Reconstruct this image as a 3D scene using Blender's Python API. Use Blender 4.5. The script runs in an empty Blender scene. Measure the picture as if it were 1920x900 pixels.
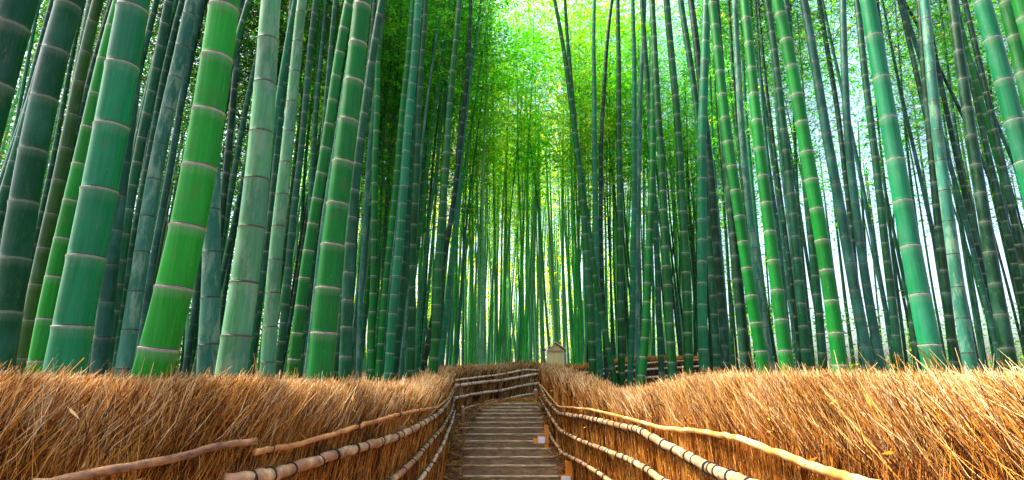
import bpy, bmesh, math, random
import numpy as np
from mathutils import Vector
R = math.radians
rng = np.random.default_rng(7)
random.seed(7)
scene = bpy.context.scene
col = scene.collection

# ------------------------------------------------------------------ camera
EYE = 1.72
PITCH = R(13.7)
F = 1000.0
cam_data = bpy.data.cameras.new("camera")
cam_data.sensor_width = 36.0
cam_data.lens = 36.0 * F / 1920.0
cam_data.clip_end = 600
cam_data.clip_start = 0.05
cam = bpy.data.objects.new("camera", cam_data)
cam.location = (0, 0, EYE)
cam.rotation_euler = (R(90) + PITCH, 0, 0)
col.objects.link(cam)
scene.camera = cam

# ------------------------------------------------------------------ sky and sun
SUN_EL, SUN_AZ = 60, -78          # azimuth measured from +Y towards +X (negative = left)
world = bpy.data.worlds.new("World")
scene.world = world
world.use_nodes = True
wn, wl = world.node_tree.nodes, world.node_tree.links
sky = wn.new("ShaderNodeTexSky")
sky.sky_type = 'NISHITA'
sky.sun_disc = False
sky.sun_elevation = R(SUN_EL)
sky.sun_rotation = R(SUN_AZ)
sky.air_density = .6
sky.dust_density = 5.0
sky.ozone_density = 1.0
wl.new(sky.outputs[0], wn["Background"].inputs[0])
wn["Background"].inputs[1].default_value = 0.15
sun_d = bpy.data.lights.new("sun", 'SUN')
sun_d.energy = 2.9
sun_d.angle = R(7)
sun_d.color = (1.0, 0.93, 0.82)
sun = bpy.data.objects.new("sun", sun_d)
d = Vector((math.sin(R(SUN_AZ)) * math.cos(R(SUN_EL)), math.cos(R(SUN_AZ)) * math.cos(R(SUN_EL)), math.sin(R(SUN_EL))))
sun.rotation_euler = d.to_track_quat('Z', 'Y').to_euler()
col.objects.link(sun)
vs = scene.view_settings
vs.view_transform = 'Standard'
vs.look = 'None'
vs.gamma = 1
vs.use_curve_mapping = False
vs.exposure = 2.5
scene.cycles.max_bounces = 8
scene.cycles.diffuse_bounces = 3
scene.cycles.transmission_bounces = 4
scene.cycles.transparent_max_bounces = 4
scene.cycles.sample_clamp_indirect = 6

# ------------------------------------------------------------------ helpers
CT, ST = math.cos(PITCH), math.sin(PITCH)
def P(px, py, D):
    """the point D metres ahead that stands at this spot of the survey photograph (1920 x 900)"""
    x, y = (px - 960) / F, (450 - py) / F
    ry = CT - y * ST
    s = D / ry
    return Vector((x * s, D, EYE + (ST + y * CT) * s))
def project(p):
    """world point -> survey pixel"""
    x, y, z = p[0], p[1], p[2] - EYE
    fwd = y * CT + z * ST
    up = -y * ST + z * CT
    if fwd <= 0.01: return None
    return 960 + F * x / fwd, 450 - F * up / fwd
def lerp(a, b, t): return a + (b - a) * t
def interp(x, xs, ys): return float(np.interp(x, xs, ys))

def tag(o, label=None, cat=None, group=None, kind=None):
    if label: o["label"] = label
    if cat: o["category"] = cat
    if group: o["group"] = group
    if kind: o["kind"] = kind
    return o
def empty(name, loc=(0, 0, 0)):
    o = bpy.data.objects.new(name, None)
    o.location = loc
    o.empty_display_size = 0.2
    col.objects.link(o)
    return o
def link(name, me, parent=None, mat=None):
    o = bpy.data.objects.new(name, me)
    col.objects.link(o)
    if mat is not None and not me.materials: me.materials.append(mat)
    if parent is not None:
        o.parent = parent
    return o
def np_mesh(name, verts, faces, smooth=False, attrs=None):
    """verts (N,3), faces (M,k) of one size"""
    verts = np.asarray(verts, dtype=np.float32); faces = np.asarray(faces, dtype=np.int32)
    me = bpy.data.meshes.new(name)
    k = faces.shape[1]
    me.vertices.add(len(verts)); me.vertices.foreach_set("co", verts.ravel())
    me.loops.add(faces.size); me.loops.foreach_set("vertex_index", faces.ravel())
    me.polygons.add(len(faces))
    me.polygons.foreach_set("loop_start", np.arange(0, faces.size, k, dtype=np.int32))
    me.polygons.foreach_set("loop_total", np.full(len(faces), k, dtype=np.int32))
    if smooth: me.polygons.foreach_set("use_smooth", np.ones(len(faces), dtype=bool))
    for an, av in (attrs or {}).items():
        a = me.attributes.new(an, 'FLOAT', 'POINT')
        a.data.foreach_set("value", np.asarray(av, dtype=np.float32))
    me.update(calc_edges=True)
    return me

def tube(points, radii, sides=10, caps=True, attrs=False):
    """verts/faces(quads) of a tube along points"""
    pts = np.asarray(points, dtype=float); n = len(pts)
    radii = np.broadcast_to(np.asarray(radii, dtype=float), (n,))
    T = np.gradient(pts, axis=0); T /= np.linalg.norm(T, axis=1)[:, None] + 1e-9
    ref = np.array([0, 0, 1.0]) if abs(T[0][2]) < .8 else np.array([0, 1.0, 0])
    A = np.cross(T, ref); A /= np.linalg.norm(A, axis=1)[:, None] + 1e-9
    B = np.cross(T, A)
    ang = np.linspace(0, 2 * math.pi, sides, endpoint=False)
    V = pts[:, None, :] + radii[:, None, None] * (np.cos(ang)[None, :, None] * A[:, None, :] + np.sin(ang)[None, :, None] * B[:, None, :])
    V = V.reshape(-1, 3)
    Fq = []
    for i in range(n - 1):
        for j in range(sides):
            j2 = (j + 1) % sides
            Fq.append((i * sides + j, i * sides + j2, (i + 1) * sides + j2, (i + 1) * sides + j))
    if caps:
        c0 = len(V); V = np.vstack([V, pts[0], pts[-1]])
        for j in range(sides):
            j2 = (j + 1) % sides
            Fq.append((c0, j2, j, j) if False else (c0, j2, j, c0))
            Fq.append((c0 + 1, (n - 1) * sides + j, (n - 1) * sides + j2, c0 + 1))
    return V, Fq
def poly_mesh(name, V, Fs, smooth=True):
    me = bpy.data.meshes.new(name)
    fs = []
    for f in Fs:
        g = []
        for i in f:
            if i not in g: g.append(int(i))
        fs.append(g)
    me.from_pydata([tuple(v) for v in V], [], fs)
    if smooth:
        me.polygons.foreach_set("use_smooth", np.ones(len(me.polygons), dtype=bool))
    me.update()
    return me
def box_bm(bm, x0, x1, y0, y1, z0, z1, bev=0.0):
    vs_ = [bm.verts.new(c) for c in ((x0,y0,z0),(x1,y0,z0),(x1,y1,z0),(x0,y1,z0),(x0,y0,z1),(x1,y0,z1),(x1,y1,z1),(x0,y1,z1))]
    fs = [(0,3,2,1),(4,5,6,7),(0,1,5,4),(1,2,6,5),(2,3,7,6),(3,0,4,7)]
    faces = [bm.faces.new([vs_[i] for i in f]) for f in fs]
    if bev:
        es = list({e for f in faces for e in f.edges})
        bmesh.ops.bevel(bm, geom=es, offset=bev, segments=2, affect='EDGES')
def bm_mesh(name, bm):
    me = bpy.data.meshes.new(name); bm.to_mesh(me); bm.free(); return me

# ------------------------------------------------------------------ materials
def new_mat(name):
    m = bpy.data.materials.new(name); m.use_nodes = True
    nt = m.node_tree
    return m, nt, nt.nodes, nt.links, nt.nodes["Principled BSDF"]
def ramp(ns, stops, interp_='LINEAR'):
    r = ns.new("ShaderNodeValToRGB"); r.color_ramp.interpolation = interp_
    el = r.color_ramp.elements
    el[0].position, el[0].color = stops[0][0], (*stops[0][1], 1)
    el[1].position, el[1].color = stops[-1][0], (*stops[-1][1], 1)
    for p, c in stops[1:-1]:
        e = el.new(p); e.color = (*c, 1)
    return r
def mixc(ns, ls, fac, a, b, mode='MIX'):
    m = ns.new("ShaderNodeMix"); m.data_type = 'RGBA'; m.blend_type = mode
    for sock, v in ((m.inputs[0], fac), (m.inputs[6], a), (m.inputs[7], b)):
        if hasattr(v, "links"): ls.new(v, sock)
        elif isinstance(v, (int, float)): sock.default_value = v
        else: sock.default_value = (*v, 1)
    return m.outputs[2]
def math_(ns, ls, op, a, b=None, c=None):
    m = ns.new("ShaderNodeMath"); m.operation = op
    for i, v in enumerate((a, b, c)):
        if v is None: continue
        if hasattr(v, "links"): ls.new(v, m.inputs[i])
        else: m.inputs[i].default_value = v
    return m.outputs[0]
def noise(ns, ls, vec, scale, detail=4, rough=.6):
    n = ns.new("ShaderNodeTexNoise"); n.inputs["Scale"].default_value = scale
    n.inputs["Detail"].default_value = detail; n.inputs["Roughness"].default_value = rough
    if vec is not None: ls.new(vec, n.inputs["Vector"])
    return n.outputs["Fac"]
def mapping(ns, ls, vec, scale=(1, 1, 1)):
    m = ns.new("ShaderNodeMapping"); m.inputs["Scale"].default_value = scale
    ls.new(vec, m.inputs["Vector"]); return m.outputs[0]

def make_culm_material():
    m, nt, ns, ls, b = new_mat("bamboo_skin")
    oi = ns.new("ShaderNodeObjectInfo")
    at = ns.new("ShaderNodeAttribute"); at.attribute_name = "node_v"
    fr = math_(ns, ls, 'FRACT', at.outputs["Fac"])
    tc = ns.new("ShaderNodeTexCoord")
    off = ns.new("ShaderNodeVectorMath"); off.operation = 'ADD'
    sc = math_(ns, ls, 'MULTIPLY', oi.outputs["Random"], 50)
    cmb = ns.new("ShaderNodeCombineXYZ"); ls.new(sc, cmb.inputs[0]); ls.new(sc, cmb.inputs[2])
    ls.new(tc.outputs["Object"], off.inputs[0]); ls.new(cmb.outputs[0], off.inputs[1])
    v = off.outputs[0]
    streak = noise(ns, ls, mapping(ns, ls, v, (60, 60, 2.2)), 1.0, 5, .6)
    fine = noise(ns, ls, mapping(ns, ls, v, (220, 220, 9)), 1.0, 3, .6)
    blotch = noise(ns, ls, mapping(ns, ls, v, (6, 6, 2.2)), 1.0, 4, .6)
    base = oi.outputs["Color"]
    dark = mixc(ns, ls, 1.0, base, (.62, .70, .62), 'MULTIPLY')
    c = mixc(ns, ls, ramp_fac(ns, ls, streak, .35, .65), dark, base)
    # waxy grey bloom, uneven
    bloom = math_(ns, ls, 'MULTIPLY', ramp_fac(ns, ls, blotch, .48, .70), oi.outputs["Alpha"])
    c = mixc(ns, ls, bloom, c, (.045, .16, .115))
    # each joint tube slightly different
    wn_ = ns.new("ShaderNodeTexWhiteNoise"); wn_.noise_dimensions = '2D'
    fl = math_(ns, ls, 'FLOOR', at.outputs["Fac"])
    cm2 = ns.new("ShaderNodeCombineXYZ"); ls.new(fl, cm2.inputs[0]); ls.new(oi.outputs["Random"], cm2.inputs[1])
    ls.new(cm2.outputs[0], wn_.inputs["Vector"])
    seg = math_(ns, ls, 'MULTIPLY_ADD', wn_.outputs["Value"], .35, .82)
    sg = ns.new("ShaderNodeCombineXYZ")
    for i in range(3): ls.new(seg, sg.inputs[i])
    c = mixc(ns, ls, 1.0, c, sg.outputs[0], 'MULTIPLY')
    # yellow-brown scars
    scar = ramp_fac(ns, ls, noise(ns, ls, mapping(ns, ls, v, (16, 16, 5)), 1.0, 8, .75), .57, .70)
    c = mixc(ns, ls, math_(ns, ls, 'MULTIPLY', scar, .75), c, (.075, .075, .02))
    scr = ramp_fac(ns, ls, noise(ns, ls, mapping(ns, ls, v, (120, 120, 3)), 1.0, 2, .5), .66, .74)
    c = mixc(ns, ls, math_(ns, ls, 'MULTIPLY', scr, .25), c, (.10, .20, .12))
    pale = ramp_fac(ns, ls, oi.outputs["Alpha"], .66, .70)
    pt = ramp_fac(ns, ls, noise(ns, ls, mapping(ns, ls, v, (11, 11, 3)), 1.0, 7, .7), .50, .60)
    c = mixc(ns, ls, math_(ns, ls, 'MULTIPLY', math_(ns, ls, 'MULTIPLY', pt, pale), .6), c, (.17, .27, .17))
    lich = ramp_fac(ns, ls, noise(ns, ls, mapping(ns, ls, v, (34, 34, 14)), 1.0, 6, .75), .62, .72)
    c = mixc(ns, ls, math_(ns, ls, 'MULTIPLY', lich, .38), c, (.15, .26, .13))
    spk = ramp_fac(ns, ls, noise(ns, ls, mapping(ns, ls, v, (70, 70, 40)), 1.0, 3, .6), .70, .76)
    c = mixc(ns, ls, math_(ns, ls, 'MULTIPLY', spk, .7), c, (.015, .03, .015))
    c = mixc(ns, ls, math_(ns, ls, 'MULTIPLY', ramp_fac(ns, ls, fine, .60, .78), .22), c, (.14, .22, .14))
    # powder below the joint, dark line at the joint
    pw = ramp(ns, [(0.0, (0, 0, 0)), (.80, (0, 0, 0)), (.955, (.30, .30, .30)), (.975, (.85, .85, .85)), (1.0, (.85, .85, .85))])
    ls.new(fr, pw.inputs[0])
    pwf = math_(ns, ls, 'MULTIPLY', math_(ns, ls, 'MULTIPLY', pw.outputs[0], math_(ns, ls, 'MULTIPLY_ADD', streak, 1.0, .2)), math_(ns, ls, 'MULTIPLY_ADD', oi.outputs["Alpha"], -1.15, 1.05))
    c = mixc(ns, ls, pwf, c, (.26, .30, .22))
    dk = ramp(ns, [(0.0, (.95, .95, .95)), (.018, (.95, .95, .95)), (.035, (.2, .2, .2)), (.10, (0, 0, 0)), (1.0, (0, 0, 0))])
    ls.new(fr, dk.inputs[0])
    c = mixc(ns, ls, dk.outputs[0], c, (.02, .03, .015))
    ls.new(c, b.inputs["Base Color"])
    ls.new(math_(ns, ls, 'MULTIPLY_ADD', blotch, .3, .30), b.inputs["Roughness"])
    b.inputs["Specular IOR Level"].default_value = .16
    bu = ns.new("ShaderNodeBump"); bu.inputs["Strength"].default_value = .18; bu.inputs["Distance"].default_value = .004
    ls.new(streak, bu.inputs["Height"]); ls.new(bu.outputs[0], b.inputs["Normal"])
    return m
def ramp_fac(ns, ls, v, a, b_):
    mr = ns.new("ShaderNodeMapRange"); mr.clamp = True
    mr.inputs["From Min"].default_value = a; mr.inputs["From Max"].default_value = b_
    ls.new(v, mr.inputs["Value"]); return mr.outputs[0]
M_CULM = make_culm_material()

def make_ring_material():
    m, nt, ns, ls, b = new_mat("node_ring_skin")
    oi = ns.new("ShaderNodeObjectInfo"); tc = ns.new("ShaderNodeTexCoord")
    n = noise(ns, ls, mapping(ns, ls, tc.outputs["Object"], (30, 30, 60)), 1.0, 4, .6)
    c = mixc(ns, ls, ramp_fac(ns, ls, n, .42, .62), oi.outputs["Color"], mixc(ns, ls, 1.0, oi.outputs["Color"], (.7, .62, .5), 'MULTIPLY'))
    at = ns.new("ShaderNodeAttribute"); at.attribute_name = "ring_v"
    dk = ramp(ns, [(0.0, (0, 0, 0)), (.40, (0, 0, 0)), (.47, (1, 1, 1)), (.58, (1, 1, 1)), (.66, (0, 0, 0)), (1.0, (.3, .3, .3))]); ls.new(at.outputs["Fac"], dk.inputs[0])
    n2 = noise(ns, ls, mapping(ns, ls, tc.outputs["Object"], (55, 55, 20)), 1.0, 5, .7)
    c = mixc(ns, ls, math_(ns, ls, 'MULTIPLY', dk.outputs[0], ramp_fac(ns, ls, n2, .32, .52)), c, (.02, .012, .006))
    ls.new(c, b.inputs["Base Color"]); b.inputs["Roughness"].default_value = .6
    return m
M_RING = make_ring_material()

def make_leaf_material():
    m, nt, ns, ls, b = new_mat("bamboo_leaf")
    oi = ns.new("ShaderNodeObjectInfo")
    at = ns.new("ShaderNodeAttribute"); at.attribute_name = "rnd"
    base = oi.outputs["Color"]
    c = mixc(ns, ls, at.outputs["Fac"], mixc(ns, ls, 1.0, base, (.25, .48, .5), 'MULTIPLY'), base)
    yl = ramp_fac(ns, ls, at.outputs["Fac"], .80, .97)
    c = mixc(ns, ls, math_(ns, ls, 'MULTIPLY', yl, .7), c, (.34, .40, .02))
    ls.new(c, b.inputs["Base Color"]); b.inputs["Roughness"].default_value = .5
    tr = ns.new("ShaderNodeBsdfTranslucent")
    tcx = mixc(ns, ls, 1.0, c, (3.2, 2.0, .8), 'MULTIPLY')
    ls.new(tcx, tr.inputs[0])
    mx = ns.new("ShaderNodeMixShader"); mx.inputs[0].default_value = .6
    ls.new(b.outputs[0], mx.inputs[1]); ls.new(tr.outputs[0], mx.inputs[2])
    ls.new(mx.outputs[0], ns["Material Output"].inputs[0])
    return m
M_LEAF = make_leaf_material()

def make_straw_material(name, stops, trans=.15):
    m, nt, ns, ls, b = new_mat(name)
    at = ns.new("ShaderNodeAttribute"); at.attribute_name = "rnd"
    tc = ns.new("ShaderNodeTexCoord")
    n = noise(ns, ls, tc.outputs["Object"], 2.2, 3, .6)
    f = math_(ns, ls, 'ADD', at.outputs["Fac"], math_(ns, ls, 'MULTIPLY_ADD', n, 1.0, -.5))
    r = ramp(ns, stops); ls.new(f, r.inputs[0])
    ls.new(r.outputs[0], b.inputs["Base Color"]); b.inputs["Roughness"].default_value = .65
    b.inputs["Specular IOR Level"].default_value = .15
    return m
STRAW = [(0.0, (.018, .006, .003)), (.26, (.085, .022, .004)), (.48, (.42, .145, .010)), (.74, (.62, .32, .055)), (1.0, (.74, .57, .30))]
TWIG = [(0.0, (.035, .011, .004)), (.26, (.20, .056, .007)), (.55, (.58, .215, .020)), (1.0, (.76, .42, .10))]
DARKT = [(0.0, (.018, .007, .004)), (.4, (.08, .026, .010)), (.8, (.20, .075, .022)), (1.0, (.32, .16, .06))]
M_STRAW = make_straw_material("dry_brushwood", STRAW)
M_TWIG = make_straw_material("packed_twigs", TWIG)
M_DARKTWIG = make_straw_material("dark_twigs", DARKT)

def noisy(name, c1, c2, scale=(4, 4, 4), rough=.8, bump=.3, dist=.01, detail=6, c3=None, k=.55):
    c1, c2 = [v * k for v in c1], [v * k for v in c2]
    if c3 is not None: c3 = [v * k for v in c3]
    m, nt, ns, ls, b = new_mat(name)
    tc = ns.new("ShaderNodeTexCoord")
    v = mapping(ns, ls, tc.outputs["Object"], scale)
    n = noise(ns, ls, v, 1.0, detail, .65)
    c = mixc(ns, ls, ramp_fac(ns, ls, n, .35, .65), c1, c2)
    if c3 is not None:
        n2 = noise(ns, ls, tc.outputs["Object"], 3.1, 5, .6)
        c = mixc(ns, ls, ramp_fac(ns, ls, n2, .5, .62), c, c3)
    ls.new(c, b.inputs["Base Color"]); b.inputs["Roughness"].default_value = rough
    bu = ns.new("ShaderNodeBump"); bu.inputs["Strength"].default_value = bump; bu.inputs["Distance"].default_value = dist
    ls.new(n, bu.inputs["Height"]); ls.new(bu.outputs[0], b.inputs["Normal"])
    return m
M_CORE = noisy("hedge_core", (.06, .018, .006), (.34, .12, .03), (90, 90, 5), .9, .8, .02)
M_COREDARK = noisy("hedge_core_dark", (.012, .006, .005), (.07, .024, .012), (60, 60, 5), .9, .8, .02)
M_RAIL = noisy("pole_bark", (.20, .09, .03), (.78, .52, .25), (11, 11, 11), .6, .9, .012, c3=(.40, .19, .08), k=.85)
M_RAILPALE = noisy("pale_pole", (.45, .24, .12), (.88, .68, .48), (9, 9, 9), .5, .4, .005, k=.95)
M_RAILGOLD = noisy("golden_pole", (.62, .27, .04), (.88, .60, .28), (6, 6, 6), .45, .4, .005, c3=(.60, .26, .05), k=.8)
M_RAILORANGE = noisy("orange_pole", (.32, .12, .035), (.72, .34, .10), (8, 8, 8), .45, .3, .004, k=.9)
M_RAILDARK = noisy("weathered_pole", (.13, .055, .02), (.44, .21, .07), (25, 8, 25), .6, .6, .008, k=.8)
M_TIE = noisy("black_cord", (.006, .005, .005), (.03, .022, .018), (80, 80, 80), .8, .3, .002)
M_POST = noisy("post_wood", (.20, .10, .03), (.45, .26, .09), (20, 20, 3), .7, .4, .005, k=1)
M_ORANGE = noisy("orange_wood", (.75, .20, .01), (.90, .40, .02), (12, 12, 3), .45, .2, .003, k=.9)
M_WHITE = noisy("white_plate", (.72, .74, .80), (.82, .83, .86), (20, 20, 20), .5, .05, .001, k=1)
M_STEP = noisy("mossy_step_timber", (.16, .08, .016), (.56, .34, .08), (3, 30, 30), .85, .6, .01, c3=(.13, .12, .03), k=1.0)
M_STEPEDGE = noisy("worn_step_edge", (.22, .15, .08), (.78, .62, .38), (7, 30, 30), .75, .4, .006, k=.9)
M_GROUND = noisy("leaf_litter_ground", (.10, .045, .02), (.34, .19, .09), (9, 9, 9), .95, .8, .03, c3=(.16, .10, .03))
M_HUT = noisy("hut_board", (.66, .50, .14), (.80, .66, .26), (14, 14, 1.5), .6, .2, .003, k=1)
M_HUTTRIM = noisy("hut_trim", (.40, .20, .10), (.60, .36, .2), (10, 10, 2), .6, .2, .003, k=.9)
M_ROOFTOP = noisy("hut_roof_board", (.62, .46, .30), (.80, .66, .48), (10, 2, 10), .6, .2, .003, k=1)
M_DARK = noisy("dark_metal", (.01, .01, .01), (.04, .04, .04), (10, 10, 10), .5, .1, .002)

# ------------------------------------------------------------------ layout of path, stairs and terrain
S0 = P(868, 893, 8.64); S1 = P(870, 757, 11.44)       # left ends of the lowest and highest visible noses
E0 = P(1050, 893, 8.64); E1 = P(1008, 757, 11.44)
ZB, ZT = S0.z, S1.z
NST = 13
def stair_z(y):
    return ZB + (ZT - ZB) * max(-.35, min(1.0, (y - 8.64) / (11.44 - 8.64)))
PATH = np.array([(0.1, -3), (0.08, 7.5), (-.05, 8.6), (-.15, 11.4), (.9, 12.9), (3.0, 14.6), (8, 18.3), (14, 22)])
def path_info(x, y):
    p = np.array([x, y]); a, b = PATH[:-1], PATH[1:]
    ab = b - a; t = np.clip(((p - a) * ab).sum(1) / (ab * ab).sum(1), 0, 1)
    q = a + ab * t[:, None]; dd = np.hypot(*(p - q).T); i = int(dd.argmin())
    return dd[i], i, t[i]
def ground_z(x, y):
    dd, i, t = path_info(x, y)
    zp = stair_z(y) if i <= 3 else ZT + .015 * (y - 11.4)
    if i <= 3 and y > 11.4: zp = ZT
    far = max(0.0, math.hypot(x, y) - 6)
    zg = 1.0 + .42 * (1 - math.exp(-far / 3.0))
    up = .022 if x < 4 else .022 * max(0, 1 - (x - 4) / 8)
    zg += up * max(0.0, y - 13)
    zg += .04 * math.sin(x * 1.3 + y * .7) + .03 * math.sin(y * 2.1 - x * .6)
    hw = 1.15 + (max(0.0, 6 - y) * .4 if x < 0 else .1 * min(1, max(0.0, 6 - y)))
    k = min(1, max(0, (dd - hw) / .5)); k = k * k * (3 - 2 * k)
    return zp * (1 - k) + zg * k

def build_ground():
    xs = np.concatenate([np.arange(-200, -20, 12), np.arange(-20, -5, 1), np.arange(-5, 8, .22), np.arange(8, 22, 1), np.arange(22, 210, 12)])
    ys = np.concatenate([np.arange(-60, -4, 8), np.arange(-4, 6, .5), np.arange(6, 16, .2), np.arange(16, 40, 1), np.arange(40, 320, 12)])
    V = [(x, y, ground_z(x, y) - .03) for y in ys for x in xs]
    nx = len(xs)
    Fs = [(j * nx + i, j * nx + i + 1, (j + 1) * nx + i + 1, (j + 1) * nx + i) for j in range(len(ys) - 1) for i in range(nx - 1)]
    o = link("ground", np_mesh("ground", V, Fs, True), mat=M_GROUND)
    tag(o, "brown leaf litter forest floor under the bamboo and beside the steps", kind="structure")
build_ground()

def build_stairs():
    root = empty("stairway", (S0.x, S0.y, S0.z - .3))
    tag(root, "long flight of low mossy timber steps climbing between the brushwood fences", "stairs")
    # noses as surveyed, laid along the slope line
    ys_px = [942, 916, 893, 873, 857, 841, 827, 814, 802, 792, 783, 775, 769, 763, 757]
    def y_at(py):
        lo, hi = 7.0, 12.0
        for _ in range(40):
            m = (lo + hi) / 2; zz = ZB + (ZT - ZB) * (m - 8.64) / 2.8
            if project((0, m, zz))[1] > py: lo = m
            else: hi = m
        return lo
    Y = [y_at(p) for p in ys_px]; Y.append(Y[-1] + 1.0)
    for i in range(len(ys_px)):
        t = (Y[i] - 8.64) / 2.8
        y = Y[i]; z = lerp(ZB, ZT, t)
        x0 = lerp(S0.x, S1.x, t) + random.uniform(-.02, .02); x1 = lerp(E0.x, E1.x, t) + random.uniform(-.01, .02)
        run = Y[i + 1] - Y[i]
        if i > 9: x0 += (i - 9) * .05      # upper steps are bitten into by the straw bank
        bm = bmesh.new()
        depth = run + .01
        # a slightly uneven timber: subdivided box
        n = 14
        rows = []
        prof = [(0, -.24), (.0, -.012), (.012, 0.0), (depth, 0.002), (depth, -.24)]
        for k in range(n + 1):
            xx = lerp(x0, x1, k / n)
            dz = random.uniform(-.004, .004); dy = random.uniform(-.005, .005)
            rows.append([bm.verts.new((xx - S0.x, y + py_ + (dy if py_ < .02 else 0) - S0.y, z + pz_ + (dz if pz_ > -.1 else 0) - S0.z + .3)) for py_, pz_ in prof])
        for k in range(n):
            for q in range(len(prof)):
                q2 = (q + 1) % len(prof)
                bm.faces.new((rows[k][q], rows[k][q2], rows[k + 1][q2], rows[k + 1][q]))
        bm.faces.new(rows[0][::-1]); bm.faces.new(rows[-1])
        bmesh.ops.recalc_face_normals(bm, faces=bm.faces)
        o = link("step", bm_mesh("step", bm), root, M_STEP)
        # worn pale nosing
        bm = bmesh.new()
        rows = []
        prof = [(-.006, -.012), (-.006, .004), (.0, .009), (.015, .009), (.015, .001)]
        for k in range(n + 1):
            xx = lerp(x0 + .01, x1 - .01, k / n); dz = random.uniform(-.0015, .0015)
            rows.append([bm.verts.new((xx - S0.x, y + py_ * (1 + random.uniform(-.15, .15)) - S0.y, z + pz_ + dz - S0.z + .3)) for py_, pz_ in prof])
        for k in range(n):
            for q in range(len(prof)):
                q2 = (q + 1) % len(prof)
                bm.faces.new((rows[k][q], rows[k][q2], rows[k + 1][q2], rows[k + 1][q]))
        bm.faces.new(rows[0][::-1]); bm.faces.new(rows[-1])
        bmesh.ops.recalc_face_normals(bm, faces=bm.faces)
        link("nosing", bm_mesh("nosing", bm), o, M_STEPEDGE)
build_stairs()

# ------------------------------------------------------------------ strands
def strands(base, tip, rad, bend, rnd):
    """three-sided tapered twigs, one per row"""
    base, tip, bend = map(np.asarray, (base, tip, bend))
    n = len(base)
    mid = (base + tip) / 2 + bend
    ax = tip - base; ax /= np.linalg.norm(ax, axis=1)[:, None] + 1e-9
    ref = rng.normal(size=(n, 3)); A = np.cross(ax, ref); A /= np.linalg.norm(A, axis=1)[:, None] + 1e-9
    B = np.cross(ax, A)
    V = np.empty((n, 9, 3)); rad = np.asarray(rad)
    for k, (c, s) in enumerate(((base, 1.0), (mid, .85), (tip, .35))):
        for j in range(3):
            a = j * 2 * math.pi / 3
            V[:, k * 3 + j] = c + (rad * s)[:, None] * (math.cos(a) * A + math.sin(a) * B)
    Fq = np.array([(k * 3 + j, k * 3 + (j + 1) % 3, (k + 1) * 3 + (j + 1) % 3, (k + 1) * 3 + j) for k in range(2) for j in range(3)])
    faces = (np.arange(n) * 9)[:, None, None] + Fq[None]
    return V.reshape(-1, 3), faces.reshape(-1, 4), np.repeat(rnd, 9)
def merge(parts):
    V, Fc, A, o = [], [], [], 0
    for v, f, a in parts:
        V.append(v); Fc.append(f + o); A.append(a); o += len(v)
    return np.vstack(V), np.vstack(Fc), np.concatenate(A)

class FenceLine:
    """stations: px, D, y of the top edge, y of the base"""
    def __init__(self, st, side, thick):
        self.side = side; self.thick = thick
        self.xy, self.top, self.bot = [], [], []
        for px, D, yt, yb in st:
            f = P(px, 800 if D < 8 else 740, D)
            self.xy.append((f.x, D))
            self.top.append(P(px, yt, D + .15).z)
            self.bot.append(yb if yb is not None else ground_z(f.x, D) - .05)
        self.xy = np.array(self.xy); self.top = np.array(self.top); self.bot = np.array(self.bot)
        seg = np.hypot(*np.diff(self.xy, axis=0).T); self.s = np.concatenate([[0], np.cumsum(seg)])
        self.L = self.s[-1]
    def at(self, s):
        x = np.interp(s, self.s, self.xy[:, 0]); y = np.interp(s, self.s, self.xy[:, 1])
        e = .12
        dx = np.interp(s + e, self.s, self.xy[:, 0]) - np.interp(s - e, self.s, self.xy[:, 0])
        dy = np.interp(s + e, self.s, self.xy[:, 1]) - np.interp(s - e, self.s, self.xy[:, 1])
        l = np.hypot(dx, dy) + 1e-9
        T = np.stack([dx / l, dy / l, np.zeros_like(l)], -1)
        N = np.stack([-dy / l, dx / l, np.zeros_like(l)], -1) * self.side    # points away from the path
        return np.stack([x, y, np.zeros_like(x)], -1) + N * .075, T, N, np.interp(s, self.s, self.top), np.interp(s, self.s, self.bot)

def fence_core(fl, root, mat):
    n = max(8, int(fl.L / .15)); ss = np.linspace(0, fl.L, n)
    p, T, N, top, bot = fl.at(ss)
    prof = [(.03, 0.0), (.03, .62), (.07, .80), (.16, .90), (fl.thick * .5, .93), (fl.thick - .06, .88), (fl.thick, .7), (fl.thick, 0.0)]
    V = []
    for i in range(n):
        for o_, h in prof:
            wob = .012 * math.sin(i * 1.7 + h * 9)
            q = p[i] + N[i] * (o_ + wob); z = bot[i] + (top[i] - .05 - bot[i]) * h
            V.append((q[0], q[1], z))
    k = len(prof)
    Fs = [(i * k + j, i * k + (j + 1) % k, (i + 1) * k + (j + 1) % k, (i + 1) * k + j) for i in range(n - 1) for j in range(k)]
    Fs.append(tuple(range(k))); Fs.append(tuple(range((n - 1) * k + k - 1, (n - 1) * k - 1, -1)))
    return link("hedge_backing", poly_mesh("hedge_backing", V, Fs, False), root, mat)

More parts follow.
